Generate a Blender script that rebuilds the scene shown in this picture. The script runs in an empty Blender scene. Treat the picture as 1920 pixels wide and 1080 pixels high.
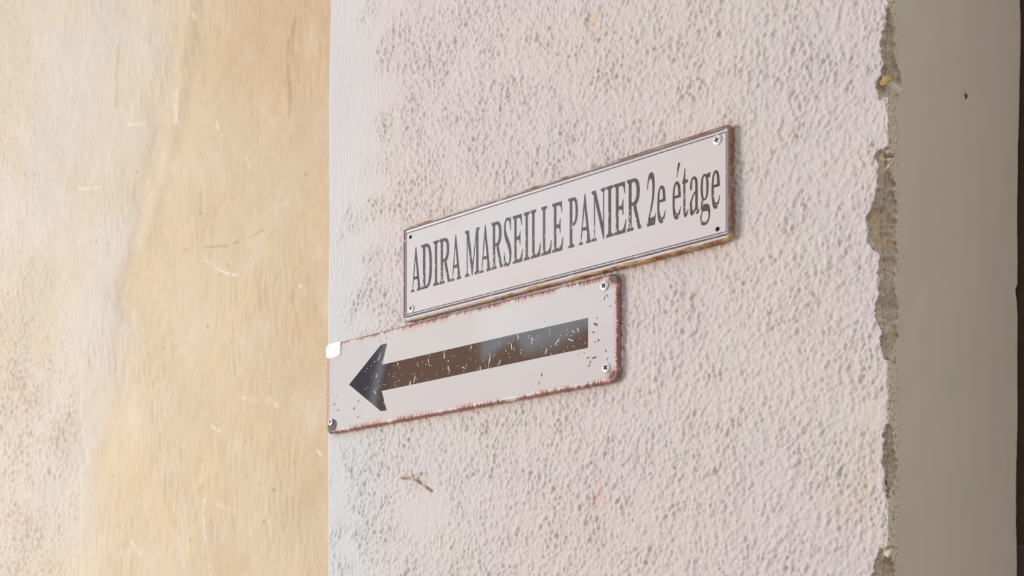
import bpy, math, random
import numpy as np
from mathutils import Vector

random.seed(7)
scene = bpy.context.scene
COL = scene.collection

# ------------------------------------------------------------------ camera, sky, sun, exposure
FPX = 2200.0                                   # focal length in pixels of the 1920 wide frame
cam_d = bpy.data.cameras.new('camera')
cam_d.sensor_width = 36.0
cam_d.lens = FPX / 1920.0 * 36.0
cam_d.shift_y = 728.0 / 1920.0                 # level camera, rising front (upright verticals)
cam_d.clip_start = 0.02
cam = bpy.data.objects.new('camera', cam_d)
cam.location = (0, 0, 1.55)
cam.rotation_euler = (math.radians(90), 0, 0)
COL.objects.link(cam)
scene.camera = cam

world = bpy.data.worlds.new('sky')
scene.world = world
world.use_nodes = True
bg = world.node_tree.nodes['Background']
bg.inputs['Color'].default_value = (0.88, 0.94, 1.03, 1)
bg.inputs['Strength'].default_value = 0.82

# daylight coming in level from the lane on the left
day_d = bpy.data.lights.new('lane_daylight', 'AREA')
day_d.shape = 'RECTANGLE'
day_d.size, day_d.size_y = 1.7, 1.7
day_d.energy = 132.0
day_d.color = (1.0, 0.97, 0.94)
day = bpy.data.objects.new('lane_daylight', day_d)
day.location = (-4.0, 0.50, 1.60)
day.rotation_euler = (Vector((-4.0, 0.50, 1.60)) - Vector((-0.1, 1.3, 2.0))).to_track_quat('Z', 'Y').to_euler()
COL.objects.link(day)

vs = scene.view_settings
vs.view_transform = 'Standard'
vs.look = 'None'
vs.exposure = 0.0
vs.gamma = 1.0
vs.use_curve_mapping = False

# ------------------------------------------------------------------ frame of the white wall
TH = math.atan2(FPX, 2810.0)
CO, SI = math.cos(TH), math.sin(TH)
WX = np.array([CO, -SI, 0.0])                  # along the white wall, to the right
DX = np.array([SI, CO, 0.0])                   # into the wall / along the reveal
CORNER = np.array([0.2972051, 0.9274485, 0.0]) # the chipped arris, on plan


def lin(r, g, b):
    f = lambda c: (c / 255 / 12.92) if c <= 10.3 else ((c / 255 + 0.055) / 1.055) ** 2.4
    return (f(r), f(g), f(b), 1.0)


# ------------------------------------------------------------------ node helper
class G:
    """small expression builder for shader node trees"""
    def __init__(self, name, rough=0.8, ior=1.45):
        self.m = bpy.data.materials.new(name)
        self.m.use_nodes = True
        self.t = self.m.node_tree
        self.b = self.t.nodes['Principled BSDF']
        self.b.inputs['Roughness'].default_value = rough
        self.b.inputs['IOR'].default_value = ior

    def n(self, kind):
        return self.t.nodes.new(kind)

    def put(self, sock, v):
        if isinstance(v, bpy.types.NodeSocket):
            self.t.links.new(v, sock)
        else:
            sock.default_value = v

    def math(self, op, a, b=0.0, c=0.0, clamp=False):
        nd = self.n('ShaderNodeMath'); nd.operation = op; nd.use_clamp = clamp
        for i, v in enumerate((a, b, c)):
            self.put(nd.inputs[i], v)
        return nd.outputs[0]

    def add(self, a, b): return self.math('ADD', a, b)
    def sub(self, a, b): return self.math('SUBTRACT', a, b)
    def mul(self, a, b): return self.math('MULTIPLY', a, b)
    def mx(self, a, b): return self.math('MAXIMUM', a, b)
    def mn(self, a, b): return self.math('MINIMUM', a, b)
    def ab(self, a): return self.math('ABSOLUTE', a)

    def step(self, v, lo, hi, a=0.0, b=1.0):
        nd = self.n('ShaderNodeMapRange'); nd.interpolation_type = 'SMOOTHSTEP'
        self.put(nd.inputs['Value'], v)
        nd.inputs['From Min'].default_value = lo; nd.inputs['From Max'].default_value = hi
        nd.inputs['To Min'].default_value = a; nd.inputs['To Max'].default_value = b
        return nd.outputs[0]

    def xyz(self):
        tc = self.n('ShaderNodeTexCoord'); sp = self.n('ShaderNodeSeparateXYZ')
        self.t.links.new(tc.outputs['Object'], sp.inputs[0])
        self.obj = tc.outputs['Object']
        return sp.outputs

    def vec(self, x, y, z):
        nd = self.n('ShaderNodeCombineXYZ')
        for i, v in enumerate((x, y, z)): self.put(nd.inputs[i], v)
        return nd.outputs[0]

    def noise(self, vec, scale, detail=2.0, rough=0.5, dist=0.0):
        nd = self.n('ShaderNodeTexNoise')
        if vec is not None: self.put(nd.inputs['Vector'], vec)
        nd.inputs['Scale'].default_value = scale
        nd.inputs['Detail'].default_value = detail
        nd.inputs['Roughness'].default_value = rough
        nd.inputs['Distortion'].default_value = dist
        return nd.outputs[0]

    def mix(self, f, a, b):
        nd = self.n('ShaderNodeMix'); nd.data_type = 'RGBA'
        self.put(nd.inputs[0], f); self.put(nd.inputs[6], a); self.put(nd.inputs[7], b)
        return nd.outputs[2]

    def attr(self, name):
        nd = self.n('ShaderNodeAttribute'); nd.attribute_name = name
        return nd.outputs['Fac']

    def bump(self, h, strength, dist):
        nd = self.n('ShaderNodeBump')
        nd.inputs['Strength'].default_value = strength
        nd.inputs['Distance'].default_value = dist
        self.put(nd.inputs['Height'], h)
        self.t.links.new(nd.outputs[0], self.b.inputs['Normal'])

    def color(self, c): self.put(self.b.inputs['Base Color'], c)
    def set(self, k, v): self.put(self.b.inputs[k], v)


def plain(name, col, rough=0.6, ior=1.45, metal=0.0, nscale=60.0, amt=0.25):
    g = G(name, rough, ior)
    g.xyz()
    nz = g.noise(g.obj, nscale, 3)
    dk = tuple(c * (1 - amt) for c in col[:3]) + (1,)
    g.color(g.mix(nz, dk, tuple(min(1, c * (1 + amt * .6)) for c in col[:3]) + (1,)))
    g.set('Metallic', metal)
    return g.m


# ------------------------------------------------------------------ materials
def mat_white_render():
    g = G('white_roughcast', 0.9)
    g.xyz()
    n1 = g.noise(g.obj, 7.0, 3, 0.55)
    n2 = g.noise(g.obj, 26.0, 3, 0.6)
    n3 = g.noise(g.obj, 430.0, 4, 0.65)
    c = g.mix(g.step(n1, .40, .62), WHITE_PINK, WHITE_CREAM)
    c = g.mix(g.mul(g.step(n2, .56, .74), .5), c, WHITE_GREY)
    c = g.mix(g.attr('cool'), c, WHITE_COOL)
    c = g.mix(g.attr('stain'), c, lin(214, 176, 128))
    c = g.mix(g.attr('pink'), c, lin(226, 190, 170))
    c = g.mix(g.attr('bare'), c, lin(120, 92, 66))
    g.color(c)
    g.bump(g.mul(n3, g.attr('rough')), 0.6, 0.0018)
    return g.m


WHITE_PINK = lin(215, 203, 200)
WHITE_CREAM = lin(216, 205, 197)
WHITE_GREY = lin(210, 203, 199)
WHITE_COOL = lin(209, 208, 207)


def mat_jamb():
    g = G('beige_reveal_paint', 0.55)
    x = g.xyz()
    n1 = g.noise(g.obj, 9.0, 3, 0.5)
    n2 = g.noise(g.obj, 24.0, 2, 0.5)
    n3 = g.noise(g.obj, 330.0, 3, 0.6)
    c = g.mix(g.step(n1, .38, .62), lin(238, 219, 190), lin(240, 218, 193))
    c = g.mix(g.mul(g.step(n2, .5, .7), .35), c, lin(233, 217, 186))
    c = g.mix(g.mul(g.attr('fray'), g.step(n3, .52, .66)), c, lin(160, 138, 112))
    g.color(c)
    g.bump(g.noise(g.obj, 160.0, 3), 0.15, 0.0006)
    return g.m


def mat_mortar():
    g = G('grey_brown_mortar', 0.95)
    g.xyz()
    n1 = g.noise(g.obj, 75.0, 4, 0.6)
    n2 = g.noise(g.obj, 700.0, 3, 0.6)
    c = g.mix(g.step(n1, .35, .65), lin(192, 168, 142), lin(212, 192, 166))
    c = g.mix(g.mul(g.step(n2, .55, .68), .6), c, lin(140, 118, 96))
    c = g.mix(g.attr('old'), c, lin(214, 180, 140))
    g.color(c)
    g.bump(n2, 0.5, 0.0015)
    return g.m


def mat_tan():
    g = G('ochre_limewash', 0.85)
    g.xyz()
    n1 = g.noise(g.obj, 4.5, 4, 0.55, 0.4)
    n2 = g.noise(g.obj, 15.0, 3, 0.55)
    ax, ay, az = g.xyz()
    al = g.sub(g.mul(ax, .866), g.mul(ay, .5))
    n3 = g.add(g.noise(g.vec(g.add(g.mul(al, 330.0), g.mul(az, 40.0)), 0.0, g.mul(az, 85.0)), 1.0, 4, 0.6), g.mul(g.noise(g.obj, 520.0, 3, 0.6), .55))
    pale = g.attr('pale')
    c = g.mix(g.step(n1, .40, .62), lin(213, 192, 162), lin(215, 197, 171))
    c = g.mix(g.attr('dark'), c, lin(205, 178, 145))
    pc = g.mix(g.step(n1, .42, .60), lin(211, 200, 187), lin(210, 196, 175))
    c = g.mix(pale, c, pc)
    c = g.mix(g.mul(g.step(n2, .52, .75), .4), c, lin(223, 208, 192))
    c = g.mix(g.attr('grime'), c, lin(176, 142, 100))
    c = g.mix(g.attr('scratch'), c, lin(246, 240, 230))
    c = g.mix(g.attr('crack'), c, lin(150, 118, 86))
    g.color(c)
    g.bump(n3, 0.4, 0.0016)
    return g.m


# ------------------------------------------------------------------ numpy relief helpers
rng = np.random.default_rng(11)


def fnoise(nv, nu, dv, du, lv, lu, bw=0.45, shear=0.0):
    """band-passed random relief, unit variance; lv/lu are wavelengths, same unit as dv/du"""
    a = np.fft.rfft2(rng.standard_normal((nv, nu)))
    fv = np.fft.fftfreq(nv, dv)[:, None]
    fu = np.fft.rfftfreq(nu, du)[None, :]
    k = np.sqrt((fv * lv) ** 2 + ((fu + shear * fv) * lu) ** 2)
    h = np.fft.irfft2(a * np.exp(-((k - 1) / bw) ** 2), s=(nv, nu))
    return h / h.std()


def lnoise(nv, nu, dv, du, l):
    """low-passed relief"""
    a = np.fft.rfft2(rng.standard_normal((nv, nu)))
    fv = np.fft.fftfreq(nv, dv)[:, None]
    fu = np.fft.rfftfreq(nu, du)[None, :]
    h = np.fft.irfft2(a * np.exp(-((fv * l) ** 2 + (fu * l) ** 2)), s=(nv, nu))
    return h / h.std()


def sstep(x, a, b):
    t = np.clip((x - a) / (b - a), 0, 1)
    return t * t * (3 - 2 * t)


def grains(nv, nu, dv, du, dens, sv, su, pw=1.0):
    """sand grains: random impulses spread to small mounds, unit variance"""
    a = (rng.random((nv, nu)) < dens * dv * du) * rng.random((nv, nu)) ** pw
    fv = np.fft.fftfreq(nv, dv)[:, None]
    fu = np.fft.rfftfreq(nu, du)[None, :]
    k = np.exp(-2 * math.pi ** 2 * ((fv * sv) ** 2 + (fu * su) ** 2))
    h = np.fft.irfft2(np.fft.rfft2(a) * k, s=(nv, nu))
    return (h - h.mean()) / h.std()


def resample(field, us, u0, du):
    f = (us - u0) / du
    i = np.clip(np.floor(f).astype(int), 0, field.shape[1] - 2)
    t = np.clip(f - i, 0, 1)
    return field[:, i] * (1 - t) + field[:, i + 1] * t


def seg_dist(px, pz, pts):
    best = np.full(px.shape, 1e9)
    for (ax, az), (bx, bz) in zip(pts[:-1], pts[1:]):
        vx, vz = bx - ax, bz - az
        L = vx * vx + vz * vz + 1e-12
        t = np.clip(((px - ax) * vx + (pz - az) * vz) / L, 0, 1)
        best = np.minimum(best, np.hypot(px - ax - t * vx, pz - az - t * vz))
    return best


def grid_object(name, P, mask, mat, attrs=None, parent=None, kind=None):
    nv, nu = P.shape[:2]
    idx = np.arange(nv * nu).reshape(nv, nu)
    q = np.stack([idx[:-1, :-1], idx[:-1, 1:], idx[1:, 1:], idx[1:, :-1]], -1)
    q = q[mask] if mask is not None else q.reshape(-1, 4)
    used = np.unique(q)
    remap = np.full(nv * nu, -1, dtype=np.int64)
    remap[used] = np.arange(len(used))
    q = remap[q]
    me = bpy.data.meshes.new(name)
    me.vertices.add(len(used))
    me.vertices.foreach_set('co', P.reshape(-1, 3)[used].astype(np.float32).ravel())
    me.loops.add(q.size)
    me.loops.foreach_set('vertex_index', q.astype(np.int32).ravel())
    me.polygons.add(len(q))
    me.polygons.foreach_set('loop_start', np.arange(0, q.size, 4, dtype=np.int32))
    me.polygons.foreach_set('use_smooth', np.ones(len(q), dtype=bool))
    for k, v in (attrs or {}).items():
        at = me.attributes.new(k, 'FLOAT', 'POINT')
        at.data.foreach_set('value', v.ravel()[used].astype(np.float32))
    me.update(calc_edges=True)
    me.validate()
    me.materials.append(mat)
    o = bpy.data.objects.new(name, me)
    COL.objects.link(o)
    if parent is not None:
        o.parent = parent
    if kind:
        o['kind'] = kind
    return o


def mesh_object(name, verts, faces, mat, parent=None, smooth=False, kind=None):
    me = bpy.data.meshes.new(name)
    me.from_pydata([tuple(v) for v in verts], [], faces)
    me.update()
    if smooth:
        me.polygons.foreach_set('use_smooth', np.ones(len(faces), dtype=bool))
    me.materials.append(mat)
    o = bpy.data.objects.new(name, me)
    COL.objects.link(o)
    if parent is not None:
        o.parent = parent
    if kind:
        o['kind'] = kind
    return o


BOXF = [(0, 3, 2, 1), (4, 5, 6, 7), (0, 1, 5, 4), (1, 2, 6, 5), (2, 3, 7, 6), (3, 0, 4, 7)]


def wall_box(name, s0, s1, q0, q1, z0, z1, mat, parent=None, bevel=0.0, kind=None):
    """box in the white wall's own frame"""
    vs_ = []
    for z in (z0, z1):
        for s, q in ((s0, q0), (s1, q0), (s1, q1), (s0, q1)):
            p = CORNER + s * WX + q * DX
            vs_.append((p[0], p[1], z))
    o = mesh_object(name, vs_, BOXF, mat, parent, kind=kind)
    if bevel:
        b = o.modifiers.new('bevel', 'BEVEL'); b.width = bevel; b.segments = 4
    return o


# ------------------------------------------------------------------ white wall, reveal, chipped arris
CHIPS = [
    ([(-0.1, 2079.5), (-2.6, 2073.6), (-4.5, 2062.9), (-7.3, 2054.1), (-5.2, 2042.8), (-5.7, 2033.7), (-9.7, 2022.2), (-10.0, 2013.8), (-8.6, 2009.6), (-1.7, 2007.5)],
     [(3.5, 2081.1), (11.1, 2077.7), (16.0, 2073.0), (17.0, 2050.8), (19.3, 2043.2), (29.3, 2039.1), (35.0, 2031.9), (26.0, 2023.5), (5.8, 2010.9), (0.0, 2007.0)]),
    ([(-1.7, 1969.5), (-10.3, 1968.1), (-10.9, 1964.4), (-8.6, 1954.9), (-8.9, 1938.9), (-12.1, 1929.5), (-16.4, 1920.3), (-18.2, 1913.9), (-17.0, 1899.2), (-12.1, 1889.5), (-7.9, 1886.5), (-8.6, 1879.9), (-7.9, 1859.4), (-7.9, 1854.3), (-12.1, 1846.6), (-9.7, 1835.5), (-6.1, 1826.8), (-5.6, 1809.0), (-1.9, 1799.9)],
     [(3.5, 1970.3), (7.6, 1967.9), (9.3, 1965.6), (5.8, 1954.6), (16.0, 1945.2), (17.6, 1933.8), (21.0, 1930.2), (21.0, 1906.1), (23.6, 1882.0), (17.6, 1874.3), (18.2, 1857.8), (26.0, 1849.5), (24.2, 1843.4), (21.0, 1832.8), (24.2, 1824.1), (14.1, 1812.4), (3.5, 1800.3)]),
    ([(-0.9, 1749.1), (-3.1, 1745.6), (-3.7, 1733.0), (-4.6, 1717.9), (-2.6, 1707.9), (-0.9, 1690.5)],
     [(1.2, 1749.2), (7.8, 1746.5), (12.6, 1739.2), (12.9, 1730.3), (18.8, 1725.6), (21.2, 1717.8), (17.6, 1708.7), (1.2, 1690.5)]),
    ([(-1.7, 1652.1), (-7.3, 1651.2), (-9.7, 1643.8), (-12.1, 1635.8), (-13.4, 1630.0), (-15.1, 1604.5), (-9.0, 1575.0)],
     [(0.0, 1652.0), (2.3, 1649.7), (7.8, 1643.8), (16.0, 1639.7), (18.8, 1633.1), (20.0, 1604.9), (6.0, 1575.0)]),
]

SIGN_S = {}


def build_corner():
    ZF0, ZF1, DZ = 1575.0, 2350.0, 0.82
    zf = np.arange(ZF0, ZF1, DZ)
    rows = np.concatenate([[0, 500, 1000, 1300, 1450, 1530], zf, [2400, 2500, 2700, 3100]])
    nlow, nf = 6, len(zf)
    r = 2.2
    sL = -639.1
    # columns: (s, q, normal_w, normal_d, u)
    cols = [(sL, q, -1, 0) for q in (300, 200, 100, 40, 12, 4)]
    for a in (30, 60):
        ca, sa = math.cos(math.radians(a)), math.sin(math.radians(a))
        cols.append((sL + 3 - 3 * ca, 3 - 3 * sa, -ca, -sa))
    for s in np.arange(sL + 3, -24, 0.82):
        cols.append((s, 0, 0, -1))
    for s in np.arange(-24, -r, 0.5):
        cols.append((s, 0, 0, -1))
    for a in (10, 28, 45, 62, 80):
        ca, sa = math.cos(math.radians(a)), math.sin(math.radians(a))
        cols.append((-r + r * sa, r - r * ca, sa, -ca))
    for q in np.arange(r, 40, 0.5):
        cols.append((0, q, 1, 0))
    for q in np.concatenate([np.arange(40, 380, 4.0), [380.0]]):
        cols.append((0, q, 1, 0))
    cols.append((-1.5, 381.2, .7, .7))
    cols.append((-45, 381.2, 0, 1))
    c = np.array(cols, float)
    S, Q, NW, ND = c.T
    ncol = len(S)
    U = np.where(Q < r + .01, S, Q)                    # unrolled millimetres, 0 at the arris
    inarc = (S > -r + .001) & (Q < r - .001)
    U[inarc] = np.linspace(-1.5, 1.5, inarc.sum())
    U[:8] = S[:8]
    Z = rows[:, None] * np.ones((1, ncol))
    Uf = np.ones((len(rows), 1)) * U[None, :]

    # relief on the uniform block
    du, u0 = 0.82, -665.0
    nu_ = int((405 + 665) / du)
    def blk(fn, *a, **k):
        f = fn(nf, nu_, DZ, du, *a, **k)
        out = np.zeros((len(rows), ncol))
        out[nlow:nlow + nf] = resample(f, U, u0, du)
        return out
    g1, g2, g3 = blk(fnoise, 6.0, 4.4, .7), blk(fnoise, 12., 10., .7), blk(fnoise, 2.7, 2.6, .7)
    gl = blk(lnoise, 150.)
    s1, s2, s3 = blk(grains, .06, 1.45, 1.05, 1.5), blk(grains, .14, .8, .7, 1.0), blk(grains, .05, 1.05, .8, 2.0)
    gm = blk(lnoise, 38.)
    trow = blk(fnoise, 40., 6.0, .9, shear=.3) + .8 * blk(fnoise, 60., 5.0, .8, shear=-.45)
    jit, jit2 = blk(fnoise, 6., 30., .6), blk(lnoise, 7.)
    zz, uu = Z, Uf

    # how rough the coat is: trowelled smooth near the left arris and in a few patches
    zs = np.array([1660., 1764, 1825, 1998, 2086, 2148, 2188, 2277])
    us = np.array([-612., -608, -612, -585, -580, -558, -538, -545])
    edge = np.interp(zz, zs, us)
    rough = 0.10 + 0.90 * sstep(uu + 16 * gm, edge - 30, edge + 28)
    patch = np.exp(-(((uu + 494) / 40) ** 2 + ((zz - 1722) / 26) ** 2) ** 2)
    patch2 = np.exp(-(((uu + 14) / 17) ** 2 + ((zz - 1758) / 9) ** 2) ** 2)
    patch3 = np.exp(-(((uu + 75) / 22) ** 2 + ((zz - 1805) / 14) ** 2) ** 2)
    rough *= 1 - .85 * np.clip(patch + .9 * patch2 + .55 * patch3, 0, 1)
    rough *= 0.82 + .22 * np.clip(gm, -1, 1)
    rough = np.clip(rough, .06, 1.1)
    blob = np.tanh(1.15 * g1)
    h = rough * (.56 * np.minimum(s1, 2.2) + .28 * np.minimum(s2, 2.5) - .42 * np.clip(s3, 0, 3) + .16 * g2) + (1 - rough) * .07 * trow + .6 * gl + .06 * gm
    # horizontal drag mark near the arris
    drag = np.exp(-((zz - 1771 - .08 * uu) / 1.6) ** 2) * sstep(uu, -38, -20) * (uu < 0)
    h -= .9 * drag
    # gouge below the arrow plate
    gouge = seg_dist(uu, zz, [(-524, 1761.4), (-512, 1759.8), (-503, 1757.0), (-491, 1749.6), (-482, 1743.7)])
    gouge2 = np.minimum(np.hypot(uu + 507, zz - 1762), np.hypot(uu + 496, zz - 1763))
    gg = np.clip(np.exp(-(gouge / 1.6) ** 2) * (0.9 + .35 * jit2) + .9 * np.exp(-(gouge2 / 2.4) ** 2), 0, 1.2)
    h -= 1.5 * gg
    for (pu, pz, pr) in ((-183, 1887, 2.6), (-283, 2163, 3.5), (-515, 1672, 2.5), (-221, 1680, 2.0)):
        h -= 1.3 * np.exp(-(((uu - pu) / pr) ** 2 + ((zz - pz) / (pr * 1.2)) ** 2))
    pit = np.clip((-g1 - .7) * 1.2, 0, 1) * rough
    white_h = h.copy()

    # reveal: nearly flat, frayed close to the arris
    fray = 1 - sstep(uu, 14, 32)
    hj = .10 * gm * 1.0 + .35 * gl + fray * (.22 * g3 + .15 * g1)
    nick = np.exp(-(((uu - 200.5) / 5) ** 2 + ((zz - 2087) / 2.6) ** 2))
    hj = hj - 1.6 * nick
    lump = np.exp(-(((uu - 3.) / 5) ** 2 + ((zz - 1990) / 14) ** 2))
    hj = hj + .5 * lump
    h = np.where(uu < 0, h, hj)

    # chips
    chip = np.full(h.shape, -1)
    cs = np.zeros(h.shape); cq = np.zeros(h.shape)
    cdist = np.full(h.shape, -50.0)
    for k, (L, R) in enumerate(CHIPS):
        La = np.array(sorted([(z, u) for u, z in L])); Ra = np.array(sorted([(z, u) for u, z in R]))
        lo = max(La[0, 0], Ra[0, 0]); hi = min(La[-1, 0], Ra[-1, 0])
        l = np.interp(zz, La[:, 0], La[:, 1]) + .55 * jit + .45 * jit2
        rr = np.interp(zz, Ra[:, 0], Ra[:, 1]) + 1.1 * jit + .9 * jit2
        dd = np.minimum(np.minimum(uu - l, (rr - uu) * .7), np.minimum(zz - lo, hi - zz) * .8 + .3)
        better = dd > cdist
        cdist = np.where(better, dd, cdist)
        l_, r_ = np.minimum(l, -1.0), np.maximum(rr, 3.0)
        tt = np.clip((uu - l_) / (r_ - l_), 0, 1)
        # walk the break by projected width so both rims keep their place
        cs = np.where(better, l_ * (1 - tt) - 1.2 * tt, cs)
        cq = np.where(better, 3.2 * (1 - tt) + (r_ + 0.5) * tt, cq)
        chip = np.where(better & (dd > -.1), k, chip)
    mort = .45 * g2 + .28 * g1 + .22 * g3
    ischip = sstep(cdist, -.3, 1.2)
    hc = mort * .8

    # fade relief out on rows/cols that are not finely divided
    fade = sstep(rows, 1575, 1592) * sstep(-rows, -2349, -2330)
    cf = np.ones(ncol); cf[:6] = 0; cf[-2:] = 0
    h = h * fade[:, None] * cf[None, :]
    ischip = ischip * fade[:, None] * cf[None, :]

    s_shift = (-3.5 * (2311.6 - zz) / 648.5) * np.clip(S / sL, 0, 1)[None, :]
    Sg = S[None, :] + s_shift
    tz = np.array([1654., 1731, 1775, 1820, 1920, 1938, 1948.7, 1957, 2030, 2103, 2172, 2235, 2257])
    tq = np.array([365.6, 364.6, 365.6, 370.6, 369.6, 365.6, 360.7, 368.6, 368.6, 371.6, 376.6, 380.7, 379.7])
    tend = np.interp(zz, tz, tq) + .35 * jit2
    Qg = np.where(Q[None, :] > 330, 330 + (Q[None, :] - 330) * (tend - 330) / 50.0, Q[None, :])
    Sg = (Sg + NW[None, :] * h) / 1000.0
    Qg = (Qg + ND[None, :] * h) / 1000.0
    Sg = Sg * (1 - ischip) + ischip * (cs + .85 * hc) / 1000.0
    Qg = Qg * (1 - ischip) + ischip * (cq - .5 * hc) / 1000.0
    P = CORNER[None, None, :] + Sg[..., None] * WX + Qg[..., None] * DX
    P[..., 2] = zz / 1000.0

    # stains that belong to the coat
    def blot(pu, pz, ru, rz, p=1.0):
        return np.exp(-(((uu - pu + 4 * gm) / ru) ** 2 + ((zz - pz + 3 * gm) / rz) ** 2)) * np.clip(.7 + .4 * g2, 0, 1.3) * p
    stain = blot(-282, 2162, 9, 12, .45) + blot(-276, 1690, 10, 8, .22) + blot(-176, 1884, 7, 6, .35)
    stain += blot(-18, 1720, 8, 60, .22) + blot(-40, 1690, 14, 12, .2)
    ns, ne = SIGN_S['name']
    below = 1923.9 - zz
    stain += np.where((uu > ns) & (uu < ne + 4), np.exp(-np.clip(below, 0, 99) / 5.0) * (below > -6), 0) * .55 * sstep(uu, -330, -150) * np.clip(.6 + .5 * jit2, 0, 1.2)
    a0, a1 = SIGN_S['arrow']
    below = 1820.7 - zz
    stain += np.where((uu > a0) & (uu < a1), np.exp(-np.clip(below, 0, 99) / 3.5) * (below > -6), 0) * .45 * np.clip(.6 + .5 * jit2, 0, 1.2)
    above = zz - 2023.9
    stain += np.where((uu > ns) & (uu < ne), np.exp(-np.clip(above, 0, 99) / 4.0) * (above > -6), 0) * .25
    pink = blot(-270, 1721, 7, 12, .75) + blot(-268, 1735, 4, 4, .3)
    bare = np.clip(gg * 1.1 - .1, 0, 1) * .85
    tanp = seg_dist(uu, zz, [(-520, 1762.5), (-505, 1760.5), (-492, 1753.5)])
    stain += .4 * np.exp(-(tanp / 4.2) ** 2) * np.clip(.8 + .3 * g1, 0, 1.2)
    cool = (1 - sstep(uu, -630, -520)) * .85 + .35 * (1 - sstep(uu, -560, -300)) * sstep(zz, 2100, 1800)
    attrs = dict(stain=np.clip(stain, 0, .8), pink=np.clip(pink, 0, .8), bare=bare, cool=np.clip(cool, 0, 1), fray=fray, rough=.25 + .75 * rough)

    # sort faces to coat / reveal / chips
    mid = lambda a: .25 * (a[:-1, :-1] + a[:-1, 1:] + a[1:, 1:] + a[1:, :-1])
    cd = mid(cdist)
    um = mid(uu) + .5 * mid(jit)
    fz = mid(zz)
    isc = (cd > .15) & (fz > 1576) & (fz < 2349)
    ckind = chip[:-1, :-1]
    white = (~isc) & (um < -.2)
    jamb = (~isc) & (um >= -.2)
    w = grid_object('wall_center', P, white, mat_white_render(), attrs, kind='structure')
    w['label'] = 'white roughcast wall carrying the two metal signs'
    j = grid_object('wall_right', P, jamb, mat_jamb(), dict(fray=fray), kind='structure')
    j['label'] = 'smooth beige painted reveal beside the chipped edge'
    mm = mat_mortar()
    box = lambda a0, a1, b0, b1: sstep(uu + 1.2 * jit2, a0, a0 + 1) * sstep(-uu - 1.2 * jit2, -a1, -a1 + 1) * sstep(zz + jit2, b0, b0 + 1) * sstep(-zz - jit2, -b1, -b1 + 1)
    old = np.clip(.75 * box(-15, -4, 1908, 1921) + .5 * box(-8, -4, 1901, 1910) + .8 * box(-6, 7, 1894, 1901.5), 0, .85)
    for k in range(4):
        sel = isc & (ckind == k)
        if sel.any():
            grid_object('exposed_mortar', P, sel, mm, dict(old=old), parent=w)
    return w, j


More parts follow.
